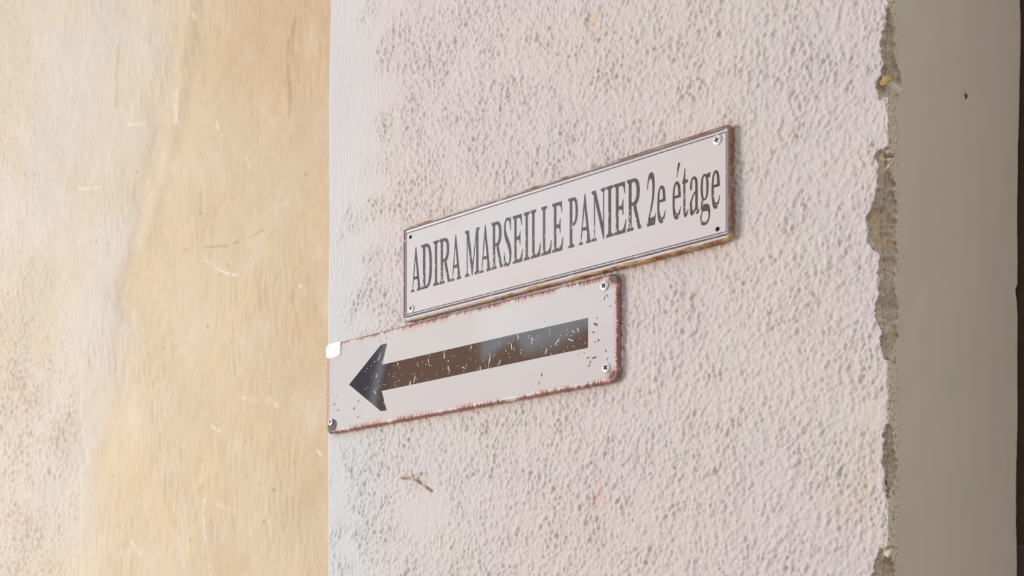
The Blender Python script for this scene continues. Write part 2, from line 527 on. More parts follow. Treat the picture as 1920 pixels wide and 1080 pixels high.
# ------------------------------------------------------------------ ochre wall behind
def build_tan():
    T0 = np.array([-0.2650455, 1.7, 0])
    wt = np.array([.8660254, -.5, 0]); nt = np.array([-.5, -.8660254, 0])
    DZ = DU = 2.0
    zf = np.arange(1610., 2800., DZ); xf = np.arange(-1100., 50., DU)
    rows = np.concatenate([[0, 600, 1200, 1500], zf, [2900, 3200]])
    xs = np.concatenate([[-2200, -1700, -1400, -1200], xf, [150, 400, 800]])
    zz = rows[:, None] * np.ones((1, len(xs))); xx = np.ones((len(rows), 1)) * xs[None, :]
    def blk(fn, *a, **k):
        out = np.zeros(zz.shape)
        out[4:4 + len(zf), 4:4 + len(xf)] = fn(len(zf), len(xf), DZ, DU, *a, **k)
        return out
    g1, g2 = blk(fnoise, 6.5, 6.0), blk(fnoise, 14., 12.)
    sg = blk(grains, .03, 1.9, 1.7, 1.3)
    streak = blk(fnoise, 24., 7., .8, shear=.22)
    streak2 = blk(fnoise, 60., 12., .6, shear=-.35)
    gl, gm, gx = blk(lnoise, 230.), blk(lnoise, 90.), blk(lnoise, 28.)
    bz = np.array([1700., 1820, 1907, 2010, 2096, 2200, 2283, 2356, 2463, 2530, 2632])
    bx = np.array([-529., -500, -480, -440, -427, -421, -402, -380, -360, -352, -354])
    border = np.interp(zz, bz, bx) + 9 * gm
    pale = 1 - sstep(xx, border - 45, border + 45 + 30 * np.clip(gl, -1, 1))
    rz = sstep(zz, 2280, 2080)
    rough = (1 - sstep(xx + 8 * gx, -548, -520)) * (.35 + .65 * rz) + .35 * (1 - sstep(xx, -690, -640))
    rough = np.clip(rough * (.75 + .3 * gx), 0, 1.1)
    step = 3.2 * (1 - sstep(xx + 5 * gx, border - 22, border + 12)) * (.35 + .65 * sstep(zz, 1950, 2150))
    ledge = 1.8 * (1 - sstep(xx + 3 * gx, -532, -522)) * sstep(zz, 2150, 1950)
    h = 2.4 * gl + .9 * gm + .35 * gx + .06 * streak + .24 * streak2 * (.3 + .7 * np.clip(gl, 0, 1)) + .07 * g2
    h += rough * (.55 * np.minimum(sg, 2.4) + .2 * g2) + step - ledge
    ridge = seg_dist(xx, zz, [(-256, 2640), (-290, 2480), (-340, 2330), (-372, 2250)])
    h += 3.2 * np.exp(-(ridge / 15) ** 2)
    scr = np.zeros(zz.shape); crack = np.zeros(zz.shape)
    for pts, wd, a in [
        ([(-238.2, 2193.3), (-210.3, 2173.6), (-177.5, 2161.4)], 2.0, .8), ([(-221.4, 2406.0), (-215.9, 2394.8)], 2.2, .9),
        ([(-243.8, 1829.9), (-240.4, 1771.7), (-229.2, 1705.1)], 2.2, .75), ([(-414.8, 2444.7), (-372.0, 2436.4)], 1.8, .6),
        ([(-529.2, 2365.3), (-471.1, 2355.9)], 2.2, .6), ([(-172.0, 1977.0), (-139.9, 1965.1)], 4.0, .4),
        ([(-118.7, 1964.3), (-97.8, 1953.8)], 5.0, .45), ([(-227.0, 1935.8), (-215.9, 1926.4)], 3.0, .8),
        ([(-21.7, 1879.0), (-16.8, 1870.7)], 3.0, .8), ([(-215.9, 1815.4), (-177.5, 1800.4)], 3.0, .45),
        ([(-113.5, 1811.9), (-103.0, 1727.5)], 1.8, .35), ([(-266.5, 2581.6), (-260.8, 2575.8)], 5.0, .6),
        ([(-56.8, 2125.9), (-41.7, 2115.5)], 2.2, .6), ([(-300, 2470), (-306, 2420)], 6.0, .5),
        ([(-155.9, 2344.4), (-152.7, 2319.5)], 1.8, .6), ([(-408.6, 1773.3), (-387.8, 1746.3)], 2.0, .5)]:
        d = seg_dist(xx + 1.2 * gx, zz, pts)
        e = np.exp(-(d / (wd * .8)) ** 2) * a * np.clip(.55 + .35 * g2, .1, 1)
        scr = np.maximum(scr, e); h += .35 * e
    for pts, wd, a in [([(-260.8, 2218.1), (-225, 2214), (-195, 2210), (-150, 2216), (-110, 2224)], 1.5, .45),
                       ([(-72, 2490), (-76, 2440), (-70, 2400), (-78, 2360)], 4.0, .35), ([(-60, 2520), (-66, 2470)], 3.0, .3),
                       ([(-430, 2600), (-437, 2480)], 4.0, .2)]:
        d = seg_dist(xx + 1.5 * gx, zz, pts)
        e = np.exp(-(d / wd) ** 2) * a * np.clip(.6 + .8 * gx, 0, 1)
        crack = np.maximum(crack, e); h -= .5 * e
    for _ in range(38):
        px, pz = rng.uniform(-735, -5), rng.uniform(1710, 2640)
        e = np.exp(-((xx - px) ** 2 + (zz - pz) ** 2) / rng.uniform(1.2, 2.4) ** 2)
        crack = np.maximum(crack, .6 * e); h -= .5 * e
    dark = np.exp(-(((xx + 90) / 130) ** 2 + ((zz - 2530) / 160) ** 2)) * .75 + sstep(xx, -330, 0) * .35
    grime = np.clip(rough * sstep(zz, 2250, 2000) * np.clip(g2 * .5 + gm * .3, 0, 1) * .4, 0, .35)
    grime += .12 * np.clip(g1, 0, 1) * (1 - sstep(xx, -680, -640))
    fd = sstep(xx, -1098, -980) * sstep(-zz, -2796, -2740) * sstep(zz, 1612, 1650) * sstep(-xx, -48, -20)
    h = h * fd + (1 - fd) * 2.0
    P = T0[None, None, :] + (xx[..., None] / 1000) * wt + (h[..., None] / 1000) * nt
    P[..., 2] = zz / 1000
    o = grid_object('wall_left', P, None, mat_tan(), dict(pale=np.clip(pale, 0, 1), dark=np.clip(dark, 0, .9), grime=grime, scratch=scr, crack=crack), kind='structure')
    o['label'] = 'ochre limewashed plaster wall with scratches and a pale left side'
    return o


# ------------------------------------------------------------------ sign plates
def plate_grid(W, H, r, nx, nz):
    """front grid of a rounded rectangle in millimetres, denser near the rim"""
    def axis(L, n):
        e = np.array([0, .4, .9, 1.5, 2.2, 3.0, 3.9, 4.8, 6.0])
        m = np.linspace(-L / 2 + 8, L / 2 - 8, n)
        return np.concatenate([-L / 2 + e, m, (L / 2 - e)[::-1]])
    X, Z = np.meshgrid(axis(W, nx), axis(H, nz))
    ax, az = np.abs(X) - (W / 2 - r), np.abs(Z) - (H / 2 - r)
    c = (ax > 0) & (az > 0)
    a, b = np.clip(ax / r, 0, 1), np.clip(az / r, 0, 1)
    X2 = np.where(c, np.sign(X) * (W / 2 - r + r * a * np.sqrt(1 - b * b / 2)), X)
    Z2 = np.where(c, np.sign(Z) * (H / 2 - r + r * b * np.sqrt(1 - a * a / 2)), Z)
    qx, qz = np.abs(X2) - (W / 2 - r), np.abs(Z2) - (H / 2 - r)
    d = -(np.hypot(np.clip(qx, 0, None), np.clip(qz, 0, None)) + np.minimum(np.maximum(qx, qz), 0) - r)
    return X2, Z2, d


def plate_mesh(name, W, H, r, nx, nz, relief, depth, mat, parent):
    X, Z, d = plate_grid(W, H, r, nx, nz)
    Y = -relief(X, Z, d)
    nz_, nx_ = X.shape
    verts = np.stack([X, Y, Z], -1).reshape(-1, 3) / 1000
    idx = np.arange(nz_ * nx_).reshape(nz_, nx_)
    faces = [(idx[i, j], idx[i, j + 1], idx[i + 1, j + 1], idx[i + 1, j]) for i in range(nz_ - 1) for j in range(nx_ - 1)]
    ring = list(idx[0, :]) + list(idx[1:, -1]) + list(idx[-1, -2::-1]) + list(idx[-2:0:-1, 0])
    base = len(verts)
    back = verts[ring].copy(); back[:, 1] += depth / 1000
    back[:, 0] *= (1 - .6 / (W / 2)); back[:, 2] *= (1 - .6 / (H / 2))
    n = len(ring)
    for i in range(n):
        k = (i + 1) % n
        faces.append((ring[k], ring[i], base + i, base + k))
    faces.append(tuple(base + i for i in range(n)))
    allv = np.concatenate([verts, back])
    o = mesh_object(name, allv.tolist(), [tuple(int(a) for a in f) for f in faces], mat, parent, smooth=True)
    es = o.modifiers.new('split', 'EDGE_SPLIT'); es.split_angle = math.radians(50)
    return o


def rim_sdf(g, x, z, W, H, r):
    qx = g.sub(g.ab(x), (W / 2 - r) / 1000); qz = g.sub(g.ab(z), (H / 2 - r) / 1000)
    a = g.mx(qx, 0.0); b = g.mx(qz, 0.0)
    out = g.math('SQRT', g.add(g.mul(a, a), g.mul(b, b)))
    s = g.add(out, g.mn(g.mx(qx, qz), 0.0))
    return g.mul(g.sub(s, r / 1000), -1000.0)        # millimetres inside the rim


def mat_name_plate(W, H, r):
    g = G('enamel_name_plate', 0.22, 1.6)
    x, y, z = g.xyz()
    d = rim_sdf(g, x, z, W, H, r)
    big = g.noise(g.obj, 22.0, 3, .6)
    fine = g.noise(g.obj, 420.0, 3, .65)
    along = g.noise(g.vec(g.mul(x, 60.0), 0.0, g.mul(z, 400.0)), 1.0, 3, .6)
    base = g.mix(g.step(g.noise(g.obj, 9.0, 2), .42, .62), lin(215, 210, 211), lin(216, 207, 205))
    # rust blush close to the ends
    blush = g.mul(g.step(d, 22, 4), g.step(big, .52, .70))
    base = g.mix(g.mul(blush, .35), base, lin(222, 178, 160))
    spot = g.mul(g.step(g.noise(g.obj, 190.0, 2), .70, .76), g.step(d, 30, 5))
    base = g.mix(g.mul(spot, .55), base, lin(200, 140, 120))
    # printed frame: thick and thin dark lines
    qt = g.mx(g.sub(g.ab(x), (W / 2 - 5.2) / 1000), g.sub(g.ab(g.sub(z, .00055)), (H / 2 - 7.2) / 1000))
    thin = g.step(g.ab(g.mul(qt, 1000.0)), .62, .40)
    qk = g.mx(g.sub(g.ab(x), (W / 2 - 3.2) / 1000), g.sub(g.ab(g.sub(z, .0008)), (H / 2 - 4.4) / 1000))
    thick = g.step(g.ab(g.mul(qk, 1000.0)), 1.15, .85)
    wear = g.step(fine, .30, .40)
    dark = lin(92, 80, 82)
    base = g.mix(g.mul(thin, g.mul(wear, .95)), base, dark)
    # rusty rolled rim
    rimw = g.add(2.6, g.mul(g.sub(big, .5), 4.0))
    rim = g.math('MULTIPLY', g.step(g.sub(d, rimw), .7, -.7), 1.0)
    pale = g.mix(g.step(fine, .4, .62), lin(204, 190, 184), lin(166, 146, 146))
    rust = g.mix(g.step(fine, .38, .62), lin(166, 106, 70), lin(112, 70, 54))
    ochre = lin(214, 184, 140)
    right = g.step(x, -.12, .16, .0, .22)
    r1 = g.step(g.add(g.noise(g.obj, 34.0, 3, .65), right), .52, .64)
    rc = g.mix(r1, pale, rust)
    low = g.mul(g.step(z, -.042, -.047), g.step(along, .42, .56))
    rc = g.mix(g.mul(low, .7), rc, ochre)
    base = g.mix(rim, base, rc)
    base = g.mix(g.mul(thick, g.step(along, .30, .42, .25, .95)), base, lin(92, 76, 76))
    g.color(base)
    g.set('Roughness', g.add(.2, g.mul(g.step(d, 5.0, 3.0), .45)))
    g.bump(g.noise(g.obj, 500.0, 3), 0.12, 0.0004)
    return g.m


def mat_arrow_plate(W, H, r):
    g = G('enamel_arrow_plate', 0.10, 1.75)
    x, y, z = g.xyz()
    d = rim_sdf(g, x, z, W, H, r)
    hair = g.noise(g.vec(g.mul(x, 900.0), 0.0, g.mul(z, 90.0)), 1.0, 3, .65)
    hairs = g.noise(g.vec(g.mul(x, 220.0), 3.0, g.mul(z, 700.0)), 1.0, 3, .65)
    patchy = g.noise(g.vec(g.mul(x, 34.0), 7.0, g.mul(z, 14.0)), 1.0, 2, .6)
    ex = g.mul(g.sub(W / 2000, g.ab(x)), 1000.0)
    ez = g.mul(g.sub(H / 2000, g.ab(z)), 1000.0)
    body = g.mix(g.step(g.noise(g.obj, 10.0, 2), .4, .65), lin(213, 209, 206), lin(211, 205, 205))
    # hairy rust along top and bottom, ragged rust at both ends
    reach = g.add(g.mul(g.step(hair, .36, .70), 8.5), g.mul(g.step(patchy, .36, .66), 2.4))
    reach = g.mul(reach, g.step(patchy, .30, .55, .35, 1.0))
    halo_tb = g.step(g.sub(ez, reach), 1.6, -1.6)
    core_tb = g.step(g.sub(ez, g.mul(reach, .66)), .5, -.5)
    rs = g.add(g.mul(g.step(hairs, .32, .68), 5.5), g.mul(g.step(patchy, .30, .55), 2.2))
    halo_s = g.step(g.sub(ex, rs), 1.8, -1.8)
    core_s = g.step(g.sub(ex, g.mul(rs, .62)), .6, -.6)
    halo = g.mx(halo_tb, halo_s)
    core = g.mx(g.mul(core_tb, g.step(patchy, .30, .44)), core_s)
    c = g.mix(g.mul(halo, .62), body, lin(226, 172, 152))
    rust = g.mix(g.step(hair, .4, .62), lin(150, 74, 60), lin(102, 46, 38))
    c = g.mix(g.mul(core, .92), c, rust)
    # burnt corners on the right
    for (cx, cz, rad, col) in ((.1905, .0475, 9.0, lin(92, 66, 62)), (.1895, -.0465, 8.0, lin(118, 76, 62)), (-.1895, -.046, 7.0, lin(84, 70, 66))):
        dx = g.sub(x, cx); dz = g.sub(z, cz)
        rr = g.mul(g.math('SQRT', g.add(g.mul(dx, dx), g.mul(dz, dz))), 1000.0)
        rr = g.add(rr, g.mul(g.sub(g.noise(g.obj, 260.0, 3), .5), 7.0))
        c = g.mix(g.mul(g.step(rr, rad, rad - 2.5), .9), c, col)
        c = g.mix(g.mul(g.mul(g.step(rr, rad + 4, rad), g.step(rr, rad - 2, rad)), .5), c, lin(206, 130, 112))
    g.color(c)
    g.set('Roughness', g.add(.07, g.mx(g.mul(core, .5), g.step(d, 4.0, 2.0, 0.0, .55))))
    return g.m


def mat_print(name, col, ior, rough, speck=(.60, .66), scale=330.0):
    g = G(name, rough, ior)
    g.xyz()
    n = g.noise(g.obj, scale, 2, .6)
    lo = g.noise(g.obj, 26.0, 2, .6)
    v = g.add(n, g.mul(g.sub(lo, .5), .30))
    base = g.mix(g.noise(g.obj, 120.0, 2), tuple(c * .85 for c in col[:3]) + (1,), tuple(c * 1.12 for c in col[:3]) + (1,))
    g.color(g.mix(g.step(v, *speck), base, lin(206, 200, 200)))
    return g.m


M_STEEL = None


def screw(parent, x, z, y, r=4.0, rot=0.3, tilt=(0, 0)):
    """countersunk cross-head screw: domed head with a recess, the recess lining a sub-part"""
    n = 26
    vs_, fs, fr = [], [], []
    idx = {}
    t = np.linspace(-1, 1, n + 1)
    for i in range(n + 1):
        for j in range(n + 1):
            a, b = t[j], t[i]
            px, pz = a * math.sqrt(1 - b * b / 2), b * math.sqrt(1 - a * a / 2)
            rad = math.hypot(px, pz)
            hgt = 1.15 * math.sqrt(max(0, 1 - (rad * .93) ** 2)) + .35
            cr, sr = math.cos(rot), math.sin(rot)
            u, v = px * cr + pz * sr, -px * sr + pz * cr
            cross = (abs(u) < .15 and abs(v) < .58) or (abs(v) < .15 and abs(u) < .58) or rad < .2
            if cross:
                hgt -= 1.15 * (1 - rad * .8)
            idx[i, j] = len(vs_)
            vs_.append((px * r / 1000, -hgt * .001 * r / 4.0, pz * r / 1000, cross))
    for i in range(n):
        for j in range(n):
            q = (idx[i, j], idx[i, j + 1], idx[i + 1, j + 1], idx[i + 1, j])
            (fr if sum(vs_[k][3] for k in q) >= 3 else fs).append(q)
    ring = [idx[0, j] for j in range(n + 1)] + [idx[i, n] for i in range(1, n + 1)] + [idx[n, j] for j in range(n - 1, -1, -1)] + [idx[i, 0] for i in range(n - 1, 0, -1)]
    v3 = [v[:3] for v in vs_]
    b0 = len(v3)
    for k in ring:
        v3.append((v3[k][0] * .8, .0015, v3[k][2] * .8))
    m = len(ring)
    for i in range(m):
        k = (i + 1) % m
        fs.append((ring[k], ring[i], b0 + i, b0 + k))
    o = mesh_object('screw', v3, fs, M_STEEL, parent, smooth=True)
    es = o.modifiers.new('split', 'EDGE_SPLIT'); es.split_angle = math.radians(38)
    o.location = (x / 1000, -y / 1000, z / 1000)
    o.rotation_euler = (tilt[0], 0, tilt[1])
    o['label'] = 'small cross-head steel screw'
    used = sorted({k for q in fr for k in q}); mp = {k: i for i, k in enumerate(used)}
    rc = mesh_object('cross_recess', [v3[k] for k in used], [tuple(mp[k] for k in q) for q in fr], M_RECESS, o, smooth=False)
    rc['label'] = 'dark cross-shaped screw recess'
    return o


def disc(name, parent, x, z, y, r, mat, thick=.08, n=20, wob=.0):
    vs_ = []
    for yy in (-thick, 0.0):
        for i in range(n):
            a = 2 * math.pi * i / n
            rr = r * (1 + wob * math.sin(3 * a + 1) + wob * math.sin(5 * a))
            vs_.append((rr * math.cos(a) / 1000, yy / 1000, rr * math.sin(a) / 1000))
    fs = [tuple(range(n)), tuple(range(2 * n - 1, n - 1, -1))]
    fs += [(i, i + n, (i + 1) % n + n, (i + 1) % n) for i in range(n)]
    o = mesh_object(name, vs_, fs, mat, parent)
    o.location = (x / 1000, -y / 1000, z / 1000)
    return o


# glyph outlines in a unit box; pairs are corners, quadruples are quadratic arcs (control, end)
GLYPH = {
 'A': [[(0, 0), (.33, 0), (.33, .035), (.21, .06), (.28, .27), (.63, .27), (.68, .06), (.58, .035), (.58, 0), (1, 0), (1, .035), (.90, .06), (.51, 1), (.45, 1), (.12, .06), (0, .035)],
       [(.31, .335), (.60, .335), (.45, .74)]],
 'D': [[(0, 0), (.5, 0), (1, 0, 1, .5), (1, 1, .5, 1), (0, 1), (0, .955), (.16, .92), (.16, .08), (0, .045)],
       [(.38, .07), (.48, .065), (.76, .08, .76, .5), (.76, .92, .48, .935), (.38, .93)]],
 'I': [[(0, 0), (1, 0), (1, .04), (.70, .08), (.70, .92), (1, .96), (1, 1), (0, 1), (0, .96), (.30, .92), (.30, .08), (0, .04)]],
 'R': [[(0, 0), (.45, 0), (.45, .04), (.32, .08), (.32, .47), (.42, .47), (.76, 0), (1, 0), (1, .04), (.90, .07), (.62, .48), (.87, .54, .87, .745), (.87, 1, .45, 1), (0, 1), (0, .96), (.12, .92), (.12, .08), (0, .04)],
       [(.32, .54), (.40, .54), (.65, .55, .65, .745), (.65, .935, .42, .935), (.32, .92)]],
 'M': [[(0, 0), (.30, 0), (.30, .04), (.18, .08), (.18, .80), (.47, 0), (.52, 0), (.77, .80), (.77, .08), (.66, .04), (.66, 0), (1, 0), (1, .04), (.93, .08), (.93, .92), (1, .96), (1, 1), (.78, 1), (.53, .26), (.26, 1), (0, 1), (0, .96), (.12, .92), (.12, .08), (0, .04)]],
 'S': [[(0, .31), (0, -.01), (.07, -.01), (.12, .03), (.30, -.015, .5, -.015), (1, -.01, 1, .25), (1, .38, .70, .52), (.25, .70, .25, .82), (.25, .955, .5, .955), (.80, .955, .86, .72), (.93, .72), (.93, 1.01), (.86, 1.01), (.80, .97), (.68, 1.015, .48, 1.015), (.02, 1.01, .02, .76), (.02, .62, .36, .47), (.74, .30, .74, .18), (.74, .045, .5, .045), (.18, .045, .07, .31)]],
 'E': [[(0, 0), (.92, 0), (1, .26), (.93, .26), (.82, .08, .62, .07), (.38, .07), (.38, .475), (.55, .475), (.68, .475, .70, .36), (.76, .36), (.76, .66), (.70, .66), (.68, .55, .55, .55), (.38, .55), (.38, .93), (.62, .93), (.80, .92, .84, .77), (.90, .77), (.88, 1), (0, 1), (0, .96), (.15, .92), (.15, .08), (0, .04)]],
 'L': [[(0, 0), (.92, 0), (1, .27), (.93, .27), (.82, .08, .60, .07), (.38, .07), (.38, .92), (.55, .96), (.55, 1), (0, 1), (0, .96), (.15, .92), (.15, .08), (0, .04)]],
 'P': [[(0, 0), (.62, 0), (.62, .04), (.42, .08), (.42, .44), (.5, .43), (1, .43, 1, .72), (1, 1, .55, 1), (0, 1), (0, .96), (.16, .92), (.16, .08), (0, .04)],
       [(.42, .50), (.48, .49), (.76, .49, .76, .72), (.76, .935, .52, .935), (.42, .93)]],
 'N': [[(0, 0), (.36, 0), (.36, .04), (.24, .08), (.24, .80), (.84, -.01), (.90, -.01), (.90, .92), (1, .96), (1, 1), (.66, 1), (.66, .96), (.82, .92), (.82, .30), (.30, 1), (0, 1), (0, .96), (.16, .90), (.16, .08), (0, .04)]],
 '2': [[(0, 0), (.88, 0), (1, .22), (.94, .22), (.90, .155, .80, .155), (.30, .155), (.86, .46, .86, .74), (.86, 1, .45, 1), (.08, 1, 0, .70), (.07, .69), (.18, .88, .38, .88), (.60, .88, .60, .68), (.60, .42, 0, .06)]],
 'e': [[(1, .56), (.25, .56), (.26, .15, .58, .15), (.82, .16, .94, .34), (1, .31), (.86, 0, .5, 0), (0, 0, 0, .49), (0, 1, .52, 1), (1, 1, 1, .56)],
       [(.25, .63), (.67, .63), (.67, .92, .49, .92), (.27, .92, .25, .63)]],
 "'": [[(0, 0), (.20, 0), (1, .90), (.95, 1), (.45, 1)]],
 't': [[(1, .12), (.80, 0, .55, 0), (.18, 0, .18, .18), (.18, .70), (0, .70), (0, .74), (.25, .82, .36, 1), (.5, 1), (.5, .77), (.94, .77), (.94, .70), (.5, .70), (.5, .20), (.5, .09, .66, .09), (.82, .09, .94, .17)]],
 'a': [[(1, .10), (.92, 0, .78, 0), (.62, 0, .60, .13), (.42, 0, .24, 0), (0, 0, 0, .22), (0, .44, .58, .62), (.58, .75), (.58, .93, .40, .93), (.24, .93, .26, .75), (.26, .66, .14, .66), (.04, .66, .04, .74), (.08, 1, .44, 1), (.84, 1, .84, .72), (.84, .2), (.84, .1, .88, .1), (.93, .1, 1, .16)],
       [(.58, .21), (.50, .12, .38, .12), (.25, .12, .25, .28), (.25, .44, .58, .55)]],
 'g': [[(.66, .965), (1, .99), (1, .90), (.78, .88), (.86, .80, .84, .70), (.82, .47, .42, .47), (.36, .47, .32, .475), (.22, .43, .32, .41), (.70, .40), (1, .39, 1, .22), (.98, 0, .44, 0), (0, 0, 0, .12), (0, .22, .20, .28), (.08, .30, .08, .36), (.08, .44, .22, .50), (.06, .56, .05, .72), (.06, .98, .45, .98), (.56, .98, .66, .965)],
       [(.44, .94), (.62, .94, .62, .72), (.62, .51, .46, .51), (.28, .51, .27, .72), (.27, .94, .44, .94)],
       [(.26, .27), (.14, .20, .16, .13), (.20, .06, .50, .06), (.82, .06, .84, .18), (.84, .26, .66, .265)]],
}


def glyph_mesh(name, paths, x0, x1, z0, z1, mat, parent, y):
    cu = bpy.data.curves.new(name, 'CURVE')
    cu.dimensions = '2D'; cu.fill_mode = 'BOTH'; cu.extrude = .00004
    for path in paths:
        pts = []
        prev = None
        for p in path:
            if len(p) == 2:
                pts.append(p); prev = p
            else:
                for k in range(1, 9):
                    t = k / 8
                    pts.append(((1 - t) ** 2 * prev[0] + 2 * t * (1 - t) * p[0] + t * t * p[2], (1 - t) ** 2 * prev[1] + 2 * t * (1 - t) * p[1] + t * t * p[3]))
                prev = (p[2], p[3])
        out = []
        for p in pts:
            if not out or math.hypot(p[0] - out[-1][0], p[1] - out[-1][1]) > 1e-4:
                out.append(p)
        if math.hypot(out[0][0] - out[-1][0], out[0][1] - out[-1][1]) < 1e-4:
            out.pop()
        sp = cu.splines.new('POLY')
        sp.points.add(len(out) - 1)
        for i, p in enumerate(out):
            sp.points[i].co = ((x0 + (x1 - x0) * p[0]) / 1000, (z0 + (z1 - z0) * p[1]) / 1000, 0, 1)
        sp.use_cyclic_u = True
    tmp = bpy.data.objects.new('tmp', cu)
    COL.objects.link(tmp)
    dg = bpy.context.evaluated_depsgraph_get()
    me = bpy.data.meshes.new_from_object(tmp.evaluated_get(dg))
    COL.objects.unlink(tmp); bpy.data.objects.remove(tmp); bpy.data.curves.remove(cu)
    me.name = name
    co = np.zeros(len(me.vertices) * 3, np.float32)
    me.vertices.foreach_get('co', co)
    co = co.reshape(-1, 3)
    cx, cz = (x0 + x1) / 2000, (z0 + z1) / 2000
    new = np.stack([co[:, 0] - cx, -co[:, 2], co[:, 1] - cz], -1)
    me.vertices.foreach_set('co', new.astype(np.float32).ravel())
    me.update()
    me.materials.clear(); me.materials.append(mat)
    o = bpy.data.objects.new(name, me)
    COL.objects.link(o)
    o.parent = parent
    o.location = (cx, -y / 1000, cz)
    return o


LETTERS = [('A', -181.0, -166.3, -20.2, 26.1), ('D', -166.2, -151.3, -20.2, 26.2), ('I', -149.5, -142.0, -20.1, 26.2), ('R', -141.1, -125.6, -20.1, 26.3), ('A', -125.3, -111.6, -20.0, 26.4), ('M', -106.4, -87.4, -19.9, 26.6), ('A', -86.7, -72.4, -19.9, 26.7), ('R', -71.9, -57.2, -19.8, 26.8), ('S', -56.2, -46.7, -19.8, 26.9), ('E', -45.0, -32.5, -19.7, 27.0), ('I', -31.4, -24.3, -19.7, 27.0), ('L', -23.0, -10.7, -19.6, 27.1), ('L', -10.1, 2.2, -19.6, 27.2), ('E', 2.8, 15.8, -19.5, 27.3), ('P', 21.6, 32.7, -19.5, 27.4), ('A', 33.8, 47.9, -19.4, 27.5), ('N', 48.3, 63.7, -19.4, 27.6), ('I', 64.3, 72.4, -19.3, 27.7), ('E', 72.9, 86.5, -19.3, 27.7), ('R', 87.0, 102.8, -19.2, 27.8), ('2', 108.4, 117.7, -19.4, 28.7), ('e', 119.0, 127.6, -19.9, 14.0), ('e', 134.7, 143.1, -20.3, 13.6), ("'", 138.5, 142.4, 17.2, 29.3), ('t', 144.6, 150.5, -20.3, 22.6), ('a', 151.9, 161.5, -20.3, 13.4), ('g', 162.2, 172.1, -31.8, 13.7), ('e', 173.4, 181.5, -20.3, 13.3)]

NAME_C, NAME_W = (0.0362165, 1.122891, 1.9739353), 385.6
ARROW_C, ARROW_W = (-0.055185, 1.1944509, 1.8706783), 387.8


def s_of(c):
    return float(np.dot(np.array([c[0], c[1], 0]) - CORNER, WX)) * 1000


SIGN_S['name'] = (s_of(NAME_C) - NAME_W / 2, s_of(NAME_C) + NAME_W / 2)
SIGN_S['arrow'] = (s_of(ARROW_C) - ARROW_W / 2, s_of(ARROW_C) + ARROW_W / 2)


def sign_root(name, c, label):
    e = bpy.data.objects.new(name, None)
    COL.objects.link(e)
    e.empty_display_size = .03
    e.location = c
    e.rotation_euler = (0, 0, -TH)
    e['label'] = label
    e['category'] = 'sign'
    return e


